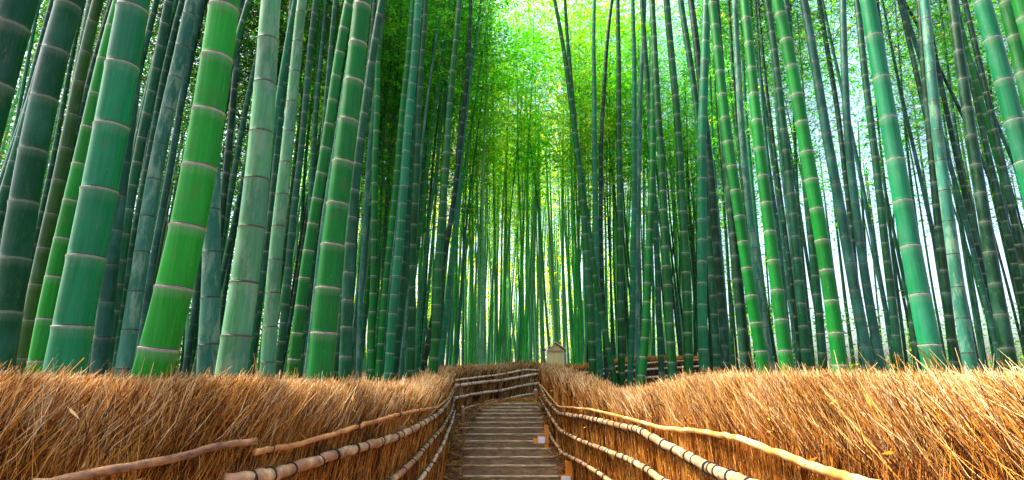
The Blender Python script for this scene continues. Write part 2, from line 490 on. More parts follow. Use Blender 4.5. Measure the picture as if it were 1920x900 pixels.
def fence_straw(fl, root, n_face, n_top, mats=(M_TWIG, M_STRAW), near=None, lean=.34, minD=1.4, dens=1.4, len_top=.31):
    # sample positions nearer to the viewer more densely
    grid = np.linspace(0, fl.L, 400); gp = fl.at(grid)[0]
    D = np.hypot(gp[:, 0], gp[:, 1])
    w = 1.0 / np.maximum(D, minD) ** dens; cdf = np.cumsum(w); cdf /= cdf[-1]
    def pick(n): return np.interp(rng.random(n), cdf, grid)
    # packed vertical twigs on the face
    s = pick(n_face); p, T, N, top, bot = fl.at(s)
    dist = np.maximum(1.0, np.hypot(p[:, 0], p[:, 1])[:])
    h = top - bot
    z0 = bot + h * rng.random(n_face) * .72 - .05
    ln = rng.uniform(.18, .5, n_face)
    off = rng.uniform(-.015, .03, n_face)
    base = p + N * off[:, None]; base[:, 2] = z0
    tip = base + T * (rng.normal(.07, .09, n_face) * ln / .35)[:, None] + N * rng.normal(-.01, .02, n_face)[:, None]
    tip[:, 2] = np.minimum(z0 + ln, top - .09)
    base[:, 2] = np.minimum(base[:, 2], tip[:, 2] - .08)
    rad = rng.uniform(.0012, .0028, n_face) * np.maximum(1.0, dist * .30)
    bend = rng.normal(0, .008, (n_face, 3))
    v1 = strands(base, tip, rad, bend, np.clip(rng.beta(.9, 1.15, n_face), 0, 1))
    me = np_mesh("twig_face", v1[0], v1[1], False, {"rnd": v1[2]})
    link("twig_face", me, root, mats[0])
    # loose brushwood of the upper band, leaning up the path
    s = pick(n_top); p, T, N, top, bot = fl.at(s)
    dist = np.maximum(1.0, np.hypot(p[:, 0], p[:, 1]))
    h = top - bot
    ht = np.minimum(.34, h * .34)                      # height of the bushy band
    u = rng.random(n_top)
    kind = rng.random(n_top)
    z0 = top - .10 - ht * u ** .9
    off = np.where(kind < .55, .06 + (1 - u) ** 2 * .10 + rng.uniform(-.05, .05, n_top), rng.uniform(.05, fl.thick, n_top))
    z0 = np.where(kind < .55, z0, top - rng.uniform(.16, .34, n_top))
    ln = rng.uniform(.5, 1.25, n_top) * len_top
    long_ = rng.random(n_top) < .06
    ln = np.where(long_, ln * 1.9, ln)
    base = p + N * off[:, None]; base[:, 2] = z0
    lv = rng.normal(lean, .34, n_top) + (rng.random(n_top) < .06) * rng.normal(0, .9, n_top); side = rng.normal(-.02, .24, n_top)
    side = np.where(kind < .55, side - .03, side)
    dirv = T * lv[:, None] + N * side[:, None]; dirv[:, 2] = 1.0
    dirv /= np.linalg.norm(dirv, axis=1)[:, None]
    # clip tips so the top edge stays fairly even, with stray ones
    over = rng.exponential(.011, n_top) * np.minimum(1.8, dist / 2.6) - .026 + np.where(rng.random(n_top) < .009, rng.uniform(0, .12, n_top), 0)
    maxl = (top + over - z0) / dirv[:, 2]
    ln = np.minimum(ln, np.maximum(maxl, .06))
    tip = base + dirv * ln[:, None]
    rad = (.0009 + .0023 * rng.random(n_top) ** 1.8) * np.maximum(1.0, dist * .28)
    bend = rng.normal(0, .024, (n_top, 3)) * (ln / .4)[:, None]
    tone = rng.beta(.85, 1.0, n_top) + .24 * np.clip((tip[:, 2] - (top - .28)) / .28, -1, 1)   # paler towards the top edge, darker below
    v2 = strands(base, tip, rad, bend, np.clip(tone, 0, 1))
    me = np_mesh("brushwood", v2[0], v2[1], False, {"rnd": v2[2]})
    link("brushwood", me, root, mats[1])

def rail(root, pts, r0, r1, mat, Dfun, pull=.03, ties=0.0, tie_len=None, knots=True, sides=12, wob=.0045, node_gap=.3, side=1, zoff=0.0):
    """a pole lashed on; pts = surveyed (px,py)"""
    W = [np.array(P(px, py, Dfun(px) - pull)) for px, py in pts]
    W = np.array(W); W[:, 2] += zoff
    seg = np.linalg.norm(np.diff(W, axis=0), axis=1); s = np.concatenate([[0], np.cumsum(seg)]); L = s[-1]
    n = max(6, int(L / .05)); q = np.linspace(0, L, n)
    C = np.stack([np.interp(q, s, W[:, k]) for k in range(3)], 1)
    for _ in range(3):        # soften the corners of the survey
        C[1:-1] = (C[:-2] + 2 * C[1:-1] + C[2:]) / 4
    C[1:-1] += rng.normal(0, wob, (n - 2, 3)) * .6
    bulge = np.array([1 + .10 * math.exp(-((qq % node_gap) / .03) ** 2) + .10 * math.exp(-(((qq % node_gap) - node_gap) / .03) ** 2) for qq in q])
    rr = np.linspace(r0, r1, n) * bulge * (1 + rng.normal(0, .03, n))
    V, Fq = tube(C, rr, sides)
    root_loc = np.array(root.location)
    o = link("rail", poly_mesh("rail", V - root_loc, Fq), root, mat)
    if ties > 0:
        # positions along the pole, irregular
        pos = .12
        while pos < L - .05:
            i = int(np.searchsorted(q, pos)); i = min(max(i, 1), n - 2)
            c = C[i]; t = C[i + 1] - C[i - 1]; t /= np.linalg.norm(t); r = rr[i]
            A = np.cross(t, (0, 0, 1.0)); A /= np.linalg.norm(A); B = np.cross(t, A)
            VV, FF = [], []
            turns = random.choice((1, 2, 2))
            for k in range(turns):
                sl = random.uniform(-.02, .02)
                ring = [c + t * ((k - turns / 2) * .013 + sl * math.sin(a)) + (r + .003) * (math.cos(a) * A * 1.04 + math.sin(a) * B) for a in np.linspace(0, 2 * math.pi, 15)]
                v, f = tube(ring, .0042 if r > .02 else .003, 5, False)
                FF += [tuple(x + len(VV) for x in ff) for ff in f]; VV += list(v)
            if knots and random.random() < .6:
                for _ in range(2):
                    a0 = random.uniform(.6, 2.6)
                    st = c + (r + .006) * (math.cos(a0) * A + math.sin(a0) * B)
                    dr = np.array([random.uniform(-.03, .03), random.uniform(-.02, .02), random.choice((-1, 1)) * random.uniform(.015, .05)])
                    toward = -c / np.linalg.norm(c); toward[2] = 0
                    v, f = tube([st, st + dr * .5 + toward * .012, st + dr + toward * .01], [.004, .004, .002], 5, False)
                    FF += [tuple(x + len(VV) for x in ff) for ff in f]; VV += list(v)
            link("tie", poly_mesh("tie", np.array(VV) - root_loc, FF), o, M_TIE)
            pos += ties * random.uniform(.55, 1.5)
    return o

# ------------------------------------------------------------------ fences
DL = lambda px: interp(px, [-560, 0, 140, 300, 480, 655, 735, 780, 820, 840, 848, 852, 1010], [1.6, 2.15, 2.36, 2.62, 3.02, 3.95, 4.8, 5.55, 7.1, 8.2, 9.3, 10.8, 13.5])
DR = lambda px: interp(px, [1008, 1012, 1030, 1045, 1060, 1100, 1135, 1170, 1230, 1380, 1600, 1920, 2400], [12.2, 11.6, 9.9, 9.1, 8.6, 7.2, 6.5, 5.75, 4.7, 3.06, 2.0, 1.3, .85])

lf = FenceLine([(-560, 1.6, 690, None), (0, DL(0), 695, None), (140, DL(140), 703, None), (300, DL(300), 706, None), (480, DL(480), 706, None),
                (655, DL(655), 716, None), (735, DL(735), 718, None), (780, DL(780), 722, None), (815, 6.8, 722, None), (830, 7.7, 708, None),
                (843, 8.8, 700, None), (849, 9.6, 693, None), (852, 10.8, 690, None)], 1, .42)
root = empty("brushwood_fence", (0, 0, 0))
tag(root, "long brushwood fence left of the steps with a dark cut pole near its top", "fence", "brushwood fences")
fence_core(lf, root, M_CORE); fence_straw(lf, root, 52000, 66000)
rail(root, [(60, 909), (144, 898), (195, 882), (244, 878), (282, 868), (322, 862), (378, 844), (429, 833), (480, 827)], .021, .017, M_RAILDARK, DL, .05, node_gap=.5)["label"] = "dark weathered upper pole with a cut end"
rail(root, [(478, 848), (565, 832), (655, 805), (735, 780), (780, 770), (820, 764), (840, 748), (852, 724)], .0165, .012, M_RAILORANGE, DL, .05, ties=.9, knots=False)["label"] = "thin orange upper pole"
rail(root, [(420, 902), (480, 895), (515, 890), (597, 862), (655, 845), (735, 822), (780, 802), (820, 777), (840, 755), (852, 728)], .034, .026, M_RAIL, DL, .06, ties=.25)["label"] = "thick pole lashed with black cord"
rail(root, [(715, 912), (740, 897), (775, 865), (805, 830), (830, 802), (847, 770), (852, 747)], .028, .022, M_RAIL, DL, .05, ties=.3)
rail(root, [(765, 925), (790, 897), (810, 870), (830, 835), (847, 792), (853, 770)], .024, .020, M_RAILPALE, DL, .05, ties=.35)

rf = FenceLine([(1008, 12.2, 682, None), (1014, 11.4, 686, None), (1030, 9.9, 692, None), (1045, 9.1, 697, None), (1060, 8.6, 703, None), (1100, 7.2, 725, None), (1135, 6.5, 731, None), (1170, 5.75, 729, None),
                (1230, 4.7, 716, None), (1285, 3.9, 702, None), (1380, 3.06, 700, None), (1480, 2.5, 697, None), (1600, 2.0, 696, None), (1750, 1.62, 694, None), (1920, 1.3, 694, None), (2400, .85, 694, None)], 1, .42)
root = empty("brushwood_fence", (0, 0, 0))
tag(root, "sunlit brushwood fence on the right of the steps, topped by a golden pole", "fence", "brushwood fences")
fence_core(rf, root, M_CORE); fence_straw(rf, root, 52000, 68000, lean=-.32)
rail(root, [(1700, 925), (1602, 899), (1527, 876), (1467, 851), (1400, 828), (1384, 821), (1312, 809), (1240, 802), (1180, 785), (1105, 767), (1047, 762), (1030, 742), (1015, 722)], .018, .011, M_RAILGOLD, DR, .05, node_gap=.27, wob=.004)["label"] = "golden yellow upper pole"
rail(root, [(1440, 920), (1390, 902), (1360, 892), (1320, 872), (1280, 850), (1240, 830), (1200, 807), (1150, 795), (1095, 782), (1047, 775), (1025, 750), (1012, 722)], .034, .024, M_RAIL, DR, .06, ties=.2)["label"] = "thick pole lashed with black cord"
rail(root, [(1275, 918), (1240, 900), (1220, 885), (1180, 862), (1130, 842), (1085, 825), (1050, 807), (1030, 777), (1012, 745)], .028, .022, M_RAIL, DR, .05, ties=.25)
rail(root, [(1165, 915), (1140, 900), (1130, 892), (1090, 867), (1055, 850), (1035, 822), (1013, 775)], .026, .020, M_RAIL, DR, .05, ties=.35)

DU = lambda px: interp(px, [852, 1010, 1110, 1270, 1330], [10.8, 13.5, 15.0, 18.0, 19.2])
uf = FenceLine([(849, 10.75, 690, None), (900, DU(900), 686, None), (950, DU(950), 684, None), (1000, DU(1000), 679, None), (1020, DU(1020), 682, None)], 1, .38)
root = empty("brushwood_fence", (0, 0, 0))
tag(root, "brushwood fence with pale poles crossing behind the head of the steps", "fence", "brushwood fences")
fence_core(uf, root, M_CORE); fence_straw(uf, root, 12000, 12000, mats=(M_STRAW, M_STRAW), lean=.1, len_top=.34)
rail(root, [(852, 713), (900, 707), (940, 702), (985, 693), (1012, 694)], .020, .020, M_RAILPALE, DU, .06, ties=.6, knots=False)
rail(root, [(853, 723), (900, 717), (940, 713), (985, 705), (1012, 700)], .030, .030, M_RAILPALE, DU, .07, ties=.5, knots=False)
rail(root, [(852, 746), (900, 737), (940, 732), (975, 724), (1012, 718)], .028, .028, M_RAILPALE, DU, .06, ties=.5, knots=False)
rail(root, [(868, 767), (905, 757), (940, 751), (975, 742), (1005, 737)], .026, .026, M_RAILPALE, DU, .06, ties=.6, knots=False)

bf = FenceLine([(1026, DU(1026), 682, None), (1070, DU(1070), 684, None), (1110, 15.0, 684, None), (1150, 15.8, 676, None), (1200, DU(1200), 670, None), (1270, 18.0, 668, None), (1330, 19.2, 668, None)], 1, .38)
root = empty("brushwood_fence", (0, 0, 0))
tag(root, "dark brushwood fence running off behind the stems right of the wooden hut", "fence", "brushwood fences")
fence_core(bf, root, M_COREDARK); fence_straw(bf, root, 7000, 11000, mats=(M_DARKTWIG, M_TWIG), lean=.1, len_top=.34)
rail(root, [(1036, 709), (1080, 702), (1110, 696), (1160, 686), (1220, 680), (1320, 674)], .020, .020, M_RAILPALE, DU, .08, ties=.9, knots=False)
rail(root, [(1036, 722), (1080, 712), (1110, 704), (1160, 697), (1220, 692), (1320, 686)], .032, .032, M_RAILPALE, DU, .08, ties=.6, knots=False)
rail(root, [(1036, 745), (1080, 733), (1110, 725), (1160, 715), (1220, 707), (1320, 699)], .030, .030, M_RAILPALE, DU, .08, ties=.7, knots=False)

def post(px, y0, y1, D, w, label):
    a = P(px, y1, D); b = P(px, y0, D)
    root = empty("wooden_post", (a.x, a.y, a.z - .15))
    tag(root, label, "post")
    V, Fq = tube([(0, 0, 0), (0.004, 0, (b.z - a.z) * .6 + .15), (0, 0, b.z - a.z + .15)], [w, w * .97, w * .95], 10)
    link("shaft", poly_mesh("shaft", V, Fq), root, M_POST)
    V, Fq = tube([(0, 0, b.z - a.z + .15), (0, 0, b.z - a.z + .17), (0, 0, b.z - a.z + .18)], [w * .95, w * .8, w * .3], 10)
    link("post_top", poly_mesh("post_top", V, Fq), root, M_RAILPALE)
post(867, 764, 792, 10.55, .035, "short wooden post at the left foot of the upper fence")
post(1004, 732, 762, 12.6, .05, "short wooden post at the upper right end of the steps")

# orange marker posts with square white plates beside the steps
def marker(px, y0, y1, D, wpx, label, plate, board=None):
    a = P(px, y1, D); b = P(px, y0, D); w = wpx / F * D / 2
    root = empty("marker_post", (a.x, a.y, a.z)); tag(root, label, "marker post", "orange marker posts")
    bm = bmesh.new(); box_bm(bm, -w, w, -.03, .03, -.1, b.z - a.z, .006)
    link("post_board", bm_mesh("post_board", bm), root, M_ORANGE)
    x0, yy0, x1, yy1 = plate
    c0, c1 = P(x0, yy1, D - .06), P(x1, yy0, D - .06)
    bm = bmesh.new(); box_bm(bm, c0.x - a.x - .01, c1.x - a.x + .012, -.052, -.033, c0.z - a.z - .02, c1.z - a.z + .02, .004)
    link("backing_board", bm_mesh("backing_board", bm), root, M_ORANGE)
    bm = bmesh.new(); box_bm(bm, c0.x - a.x, c1.x - a.x, -.066, -.0535, c0.z - a.z, c1.z - a.z, .003)
    link("plate", bm_mesh("plate", bm), root, M_WHITE)
    if board:
        x0, yy0, x1, yy1 = board; c0, c1 = P(x0, yy1, D - .04), P(x1, yy0, D - .04)
        bm = bmesh.new(); box_bm(bm, c0.x - a.x, c1.x - a.x, -.031, -.012, c0.z - a.z, c1.z - a.z, .004)
        link("cross_board", bm_mesh("cross_board", bm), root, M_ORANGE)
marker(1025, 797, 838, 9.62, 7, "slim orange post with a white plate by the middle steps", (1009, 819, 1022, 831), (1000, 822, 1010, 832))
marker(1068, 864, 912, 8.45, 13, "wide orange post with a white plate by the lowest steps", (1053, 893, 1070, 907))

# the small gabled wooden box beyond the fence
def hut():
    D = 14.0
    c = P(1041, 690, D); gz = ground_z(c.x, D)
    w = (1056 - 1027) / F * D / 2 * 1.0
    eave = P(1027, 656, D).z; ridge = P(1042, 643, D).z
    root = empty("wooden_hut", (c.x, D, gz)); tag(root, "small pale wooden hut with a gabled roof, peeping over the fence above the steps", "hut")
    bm = bmesh.new(); z1 = eave - gz
    box_bm(bm, -w, w, -.16, .16, 0, z1, .006)
    # gable
    for yy in (-.158, .158):
        v = [bm.verts.new(q) for q in ((-w, yy, z1 - .002), (w, yy, z1 - .002), (0, yy, ridge - gz - .03))]
        bm.faces.new(v)
    link("cabinet", bm_mesh("cabinet", bm), root, M_HUT)
    for sx in (-1, 1):
        bm = bmesh.new(); box_bm(bm, sx * w - .018, sx * w + .018, -.175, -.14, 0, z1, .004)
        link("corner_board", bm_mesh("corner_board", bm), root, M_ROOFTOP)
    bm = bmesh.new(); box_bm(bm, -w * .96, w * .96, -.172, -.163, z1 - .07, z1 - .02)
    link("lintel", bm_mesh("lintel", bm), root, M_HUTTRIM)
    for sx in (-1, 1):
        bm = bmesh.new()
        ez, rz = eave - gz - .015, ridge - gz
        prof = [(sx * 0.0, rz), (sx * (w + .08), ez), (sx * (w + .08), ez + .024), (0, rz + .028)]
        f0 = [bm.verts.new((x, -.25, z)) for x, z in prof]; f1 = [bm.verts.new((x, .24, z)) for x, z in prof]
        bm.faces.new(f0); bm.faces.new(f1[::-1])
        for k in range(4): bm.faces.new((f0[k], f1[k], f1[(k + 1) % 4], f0[(k + 1) % 4]))
        bmesh.ops.recalc_face_normals(bm, faces=bm.faces)
        link("roof_board", bm_mesh("roof_board", bm), root, M_ROOFTOP)
    bm = bmesh.new(); box_bm(bm, -w - .15, -w - .04, -.262, -.22, eave - gz - .035, eave - gz + .005, .004)
    link("eave_bracket", bm_mesh("eave_bracket", bm), root, M_DARK)
hut()

# straw litter on the ground by the stairs
def litter():
    n = 9000
    x = rng.uniform(-1.1, 1.1, n); y = rng.uniform(7.2, 13.3, n)
    sx0 = np.interp(y, [8.64, 11.44], [S0.x, S1.x]); sx1 = np.interp(y, [8.64, 11.44], [E0.x, E1.x])
    keep = (x < sx0 + rng.exponential(.05, n) + np.clip((y - 10.3), 0, 2) * .5) | (x > sx1 - .03) | (y > 11.9)
    x, y = x[keep], y[keep]; n = len(x)
    z = np.array([ground_z(a, b) for a, b in zip(x, y)]) + rng.uniform(-.01, .05, n)
    base = np.stack([x, y, z], 1); a = rng.uniform(0, 2 * math.pi, n); l = rng.uniform(.05, .2, n)
    tip = base + np.stack([np.cos(a) * l, np.sin(a) * l, rng.uniform(-.01, .06, n)], 1)
    v = strands(base, tip, rng.uniform(.003, .006, n), rng.normal(0, .01, (n, 3)), rng.beta(2, 2, n))
    o = link("straw_litter", np_mesh("straw_litter", v[0], v[1], False, {"rnd": v[2]}), mat=M_STRAW)
    tag(o, "scattered straw and twigs on the earth bank left of the steps", "litter", kind="stuff")
litter()

def leaves_mesh(name, centers, size, rnd, droop=.6, aspect=.2, dirs=None):
    """folded lozenge leaves: 4 verts, 1 quad each"""
    n = len(centers)
    a = rng.uniform(0, 2 * math.pi, n)
    if dirs is None:
        dirs = np.stack([np.cos(a), np.sin(a), rng.normal(-droop, .45, n)], 1)
    dirs /= np.linalg.norm(dirs, axis=1)[:, None]
    ref = rng.normal(size=(n, 3)); W = np.cross(dirs, ref); W /= np.linalg.norm(W, axis=1)[:, None]
    L = size[:, None]
    V = np.stack([centers, centers + dirs * L * .45 + W * L * aspect * .5, centers + dirs * L, centers + dirs * L * .45 - W * L * aspect * .5], 1)
    return V.reshape(-1, 3), np.arange(n * 4).reshape(-1, 4), np.repeat(rnd, 4)

# dry bamboo leaves caught in the brushwood
def caught_leaves(fl, n, where, mat):
    s = rng.uniform(0, fl.L, n); p, T, N, top, bot = fl.at(s)
    c = p + N * rng.uniform(-.06, .02, n)[:, None]; c[:, 2] = top - rng.uniform(.02, .55, n)
    a = rng.uniform(0, 2 * math.pi, n)
    v = leaves_mesh("x", c, rng.uniform(.035, .085, n), rng.uniform(.2, .9, n), .3, .22)
    o = link("dried_leaves", np_mesh("dried_leaves", v[0], v[1], False, {"rnd": v[2]}), mat=mat)
    tag(o, where, "dry leaves", kind="stuff")
caught_leaves(lf, 170, "dry curled bamboo leaves caught in the left brushwood fence", M_STRAW)
caught_leaves(rf, 190, "dry curled bamboo leaves caught in the sunlit right brushwood fence", M_STRAW)

# ------------------------------------------------------------------ bamboo
def stem_geom(center, zs_nodes, r_of, sides, z_end, bend_ring=True):
    """rings following centre(z); nodes at zs_nodes"""
    rings, vv = [], []
    prof = [(0.0, 1.035), (.03, .985), (.10, .995), (.5, 1.0), (.90, 1.0), (.975, 1.03)]
    for k in range(len(zs_nodes) - 1):
        a, b = zs_nodes[k], zs_nodes[k + 1]
        for f, m in prof:
            z = a + (b - a) * f
            rings.append((z, m)); vv.append(k + f)
    rings.append((zs_nodes[-1], .8)); vv.append(len(zs_nodes) - 1.0)
    C = np.array([center(z) for z, m in rings]); r = np.array([r_of(z) * m for z, m in rings])
    T = np.gradient(C, axis=0); T /= np.linalg.norm(T, axis=1)[:, None]
    A = np.cross(T, np.array([0, 1.0, 0])); A /= np.linalg.norm(A, axis=1)[:, None]; B = np.cross(T, A)
    ang = np.linspace(0, 2 * math.pi, sides, endpoint=False)
    V = C[:, None] + r[:, None, None] * (np.cos(ang)[None, :, None] * A[:, None] + np.sin(ang)[None, :, None] * B[:, None])
    n = len(rings)
    i, j = np.meshgrid(np.arange(n - 1), np.arange(sides), indexing='ij'); j2 = (j + 1) % sides
    Fq = np.stack([i * sides + j, i * sides + j2, (i + 1) * sides + j2, (i + 1) * sides + j], -1).reshape(-1, 4)
    return V.reshape(-1, 3), Fq, np.repeat(np.array(vv), sides)

# colour: rgb skin, alpha = how much waxy bloom
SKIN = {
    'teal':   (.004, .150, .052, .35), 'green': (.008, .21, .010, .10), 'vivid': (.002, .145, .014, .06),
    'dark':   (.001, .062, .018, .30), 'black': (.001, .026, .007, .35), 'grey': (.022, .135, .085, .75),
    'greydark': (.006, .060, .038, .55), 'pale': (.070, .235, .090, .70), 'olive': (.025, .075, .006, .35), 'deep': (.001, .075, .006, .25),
}
RINGC = {'teal': (.34, .40, .32, 1), 'green': (.46, .40, .32, 1), 'vivid': (.42, .40, .30, 1), 'dark': (.15, .20, .14, 1), 'black': (.012, .04, .018, 1),
         'grey': (.025, .05, .035, 1), 'greydark': (.012, .026, .018, 1), 'pale': (.11, .060, .015, 1), 'olive': (.05, .05, .02, 1), 'deep': (.20, .32, .16, 1)}
# x at y=700, x at y=450, x at y=0, width at 700, width at 0, real diameter, skin, label
HERO = [
 (-140, -82, 27, 92, 74, .21, 'dark', "very thick dark green bamboo leaning in at the top left corner"),
 (-8, 30, 122, 64, 50, .20, 'dark', "thick dark green bamboo, greyer near its foot, beside the one in the top left corner"),
 (60, 100, 178, 24, 20, .13, 'dark', "slim dark bamboo half hidden behind the thick dark green pair"),
 (40, 88, 192, 32, 20, .15, 'olive', "olive brown bamboo rising between the thick dark and slim bright green ones"),
 (68, 113, 218, 36, 24, .16, 'green', "slim bright green bamboo left against the very thick teal one"),
 (122, 168, 258, 80, 58, .21, 'teal', "very thick teal green bamboo with white rings above the left fence"),
 (182, 216, 268, 34, 26, .16, 'greydark', "dark slate bamboo in the shade right behind the very thick teal one"),
 (196, 232, 313, 22, 17, .13, 'dark', "slim dark green bamboo with pale rings just right of the dark slate one"),
 (213, 250, 341, 13, 10, .10, 'dark', "very thin dark bamboo left of the grey dark ringed one"),
 (229, 268, 353, 34, 25, .16, 'grey', "grey teal bamboo with thin dark rings midway to the bright green one"),
 (254, 293, 372, 15, 12, .11, 'greydark', "thin slate bamboo leaning close beside the grey dark ringed one"),
 (284, 343, 421, 78, 56, .21, 'green', "very thick bright green bamboo with broad white rings"),
 (387, 397, 404, 42, 20, .16, 'grey', "pale grey upright bamboo in front of the gap right of the bright green one"),
 (434, 465, 506, 60, 37, .19, 'pale', "pale mottled bamboo with brown rings and a whitened left edge"),
 (501, 521, 568, 30, 18, .15, 'pale', "pale grey bamboo with brown patches and a creeper scar"),
 (470, 500, 545, 15, 11, .11, 'dark', "thin dark bamboo between the two pale mottled ones"),
 (521, 545, 588, 15, 11, .11, 'dark', "thin green bamboo just right of the brown patched pale one"),
 (547, 583, 656, 23, 17, .14, 'vivid', "medium vivid green bamboo slanting left of the thick green one"),
 (577, 603, 672, 15, 11, .12, 'grey', "slim grey bamboo tucked left behind the thick green one with cream rings"),
 (600, 627, 681, 50, 32, .20, 'vivid', "thick deep green bamboo with cream rings, rightmost of the thick left ones"),
 (628, 655, 700, 14, 11, .12, 'dark', "slim dark bamboo half hidden right of the thick cream ringed one"),
 (646, 658, 718, 24, 13, .15, 'dark', "medium dark green bamboo following the thick cream ringed one"),
 (672, 682, 722, 11, 8, .11, 'grey', "thin grey bamboo right of the medium dark green follower"),
 (697, 701, 712, 14, 10, .12, 'vivid', "upright vivid green bamboo with pale rings above the left fence middle"),
 (708, 731, 772, 14, 10, .12, 'vivid', "vivid green bamboo crossing the upright one with pale rings"),
 (728, 749, 786, 17, 14, .14, 'teal', "smooth teal bamboo slanting beyond the crossing vivid pair"),
 (746, 757, 790, 10, 8, .11, 'greydark', "thin slate bamboo at the shoulder of the smooth teal one"),
 (770, 776, 800, 15, 9, .13, 'deep', "dark green upright bamboo left of the bright gap in the grove"),
 (812, 826, 862, 17, 10, .14, 'deep', "dark green bamboo over the dip where the left fence turns up"),
 (790, 838, 882, 12, 7, .11, 'black', "blackish bamboo whose bare top crosses the bright leaves"),
 (1111, 1098, 1040, 15, 6, .13, 'deep', "dark bamboo leaning left over the bright gap right of the hut"),
 (1149, 1106, 1060, 13, 6, .12, 'deep', "dark bamboo crossing its neighbour low down right of the hut"),
 (1124, 1118, 1115, 13, 7, .13, 'teal', "straight teal bamboo between the two crossing dark ones"),
 (1138, 1127, 1147, 9, 7, .11, 'black', "thin blackish bamboo bending right behind the crossing pair"),
 (1165, 1162, 1157, 14, 8, .13, 'deep', "straight dark bamboo with close rings in front of the dark fence"),
 (1182, 1188, 1187, 12, 8, .12, 'teal', "slim teal bamboo just right of the straight close ringed one"),
 (1204, 1219, 1226, 17, 10, .14, 'vivid', "green bamboo leaning right at its foot before the dark fence"),
 (1196, 1196, 1210, 11, 8, .12, 'grey', "thin grey bamboo behind the green one leaning at its foot"),
 (1240, 1231, 1205, 12, 9, .12, 'dark', "thin dark bamboo leaning left between two green ones"),
 (1260, 1247, 1221, 18, 10, .14, 'deep', "deep green bamboo with pale rings in the group before the dark fence"),
 (1292, 1283, 1250, 18, 12, .14, 'deep', "deep green bamboo next right from the pale ringed one of the dark fence group"),
 (1345, 1330, 1275, 14, 11, .13, 'dark', "dark bamboo leaning behind the upright teal one"),
 (1320, 1317, 1328, 19, 17, .15, 'teal', "upright smooth teal bamboo, the straightest on the right side"),
 (1362, 1345, 1300, 17, 12, .14, 'black', "blackish green bamboo just right of the upright teal one"),
 (1401, 1377, 1345, 22, 14, .15, 'black', "broad blackish bamboo left of the vivid white ringed one"),
 (1434, 1393, 1337, 24, 16, .16, 'vivid', "vivid green bamboo with bright white rings leaning right of the upright teal one"),
 (1446, 1411, 1378, 16, 11, .14, 'grey', "grey bamboo pressed behind the vivid white ringed one"),
 (1478, 1447, 1402, 27, 17, .16, 'vivid', "vivid green bamboo with white rings, second of the leaning pair on the right"),
 (1514, 1492, 1440, 20, 12, .15, 'dark', "dark bamboo in the shade between two vivid green ones on the right"),
 (1545, 1523, 1475, 18, 12, .15, 'dark', "dark bamboo hugging the bright teal green one from the left"),
 (1578, 1540, 1456, 31, 22, .17, 'vivid', "bright green leaning bamboo crossing the middle of the right side"),
 (1632, 1588, 1514, 24, 16, .16, 'greydark', "dark slate bamboo right of the bright leaning one"),
 (1616, 1600, 1541, 12, 9, .12, 'black', "thin blackish bamboo between the slate ones"),
 (1655, 1614, 1586, 20, 13, .15, 'greydark', "slate bamboo standing before the white sky gap"),
 (1688, 1661, 1612, 18, 12, .14, 'dark', "dark bamboo on the left side of the thick pale teal one"),
 (1722, 1697, 1642, 18, 12, .15, 'black', "blackish bamboo in the shadow of the thick pale teal one"),
 (1752, 1707, 1631, 45, 29, .18, 'teal', "thick pale teal bamboo, widest on the right half"),
 (1792, 1762, 1721, 20, 13, .15, 'black', "dark slender bamboo right beside the thick pale teal one"),
 (1822, 1785, 1737, 29, 18, .17, 'grey', "grey teal bamboo with dark rings right of the thick pale teal one"),
 (1896, 1857, 1796, 31, 18, .17, 'black', "broad blackish green bamboo near the right edge"),
 (1880, 1822, 1700, 12, 8, .11, 'greydark', "thin slate bamboo tilting strongly across the right sky gap"),
 (2062, 1962, 1778, 9, 7, .10, 'greydark', "very thin slate bamboo slanting steeply behind the top right corner"),
 (1975, 1898, 1690, 8, 6, .09, 'black', "very thin black bamboo slanting across the leaves on the far right"),
 (2010, 1958, 1848, 44, 34, .18, 'teal', "thick teal bamboo in the top right corner, left of three"),
 (2035, 1985, 1885, 38, 27, .18, 'deep', "deep green bamboo with white rings in the top right corner, middle of three"),
 (2090, 2030, 1912, 44, 32, .19, 'vivid', "bright green bamboo at the very top right corner"),
]
PROFR = ((-1.3, 1.0), (-1.0, 1.03), (-.6, 1.055), (-.2, 1.05), (.0, 1.02), (.2, 1.02), (.4, 1.06), (.8, 1.05), (1.1, 1.0))
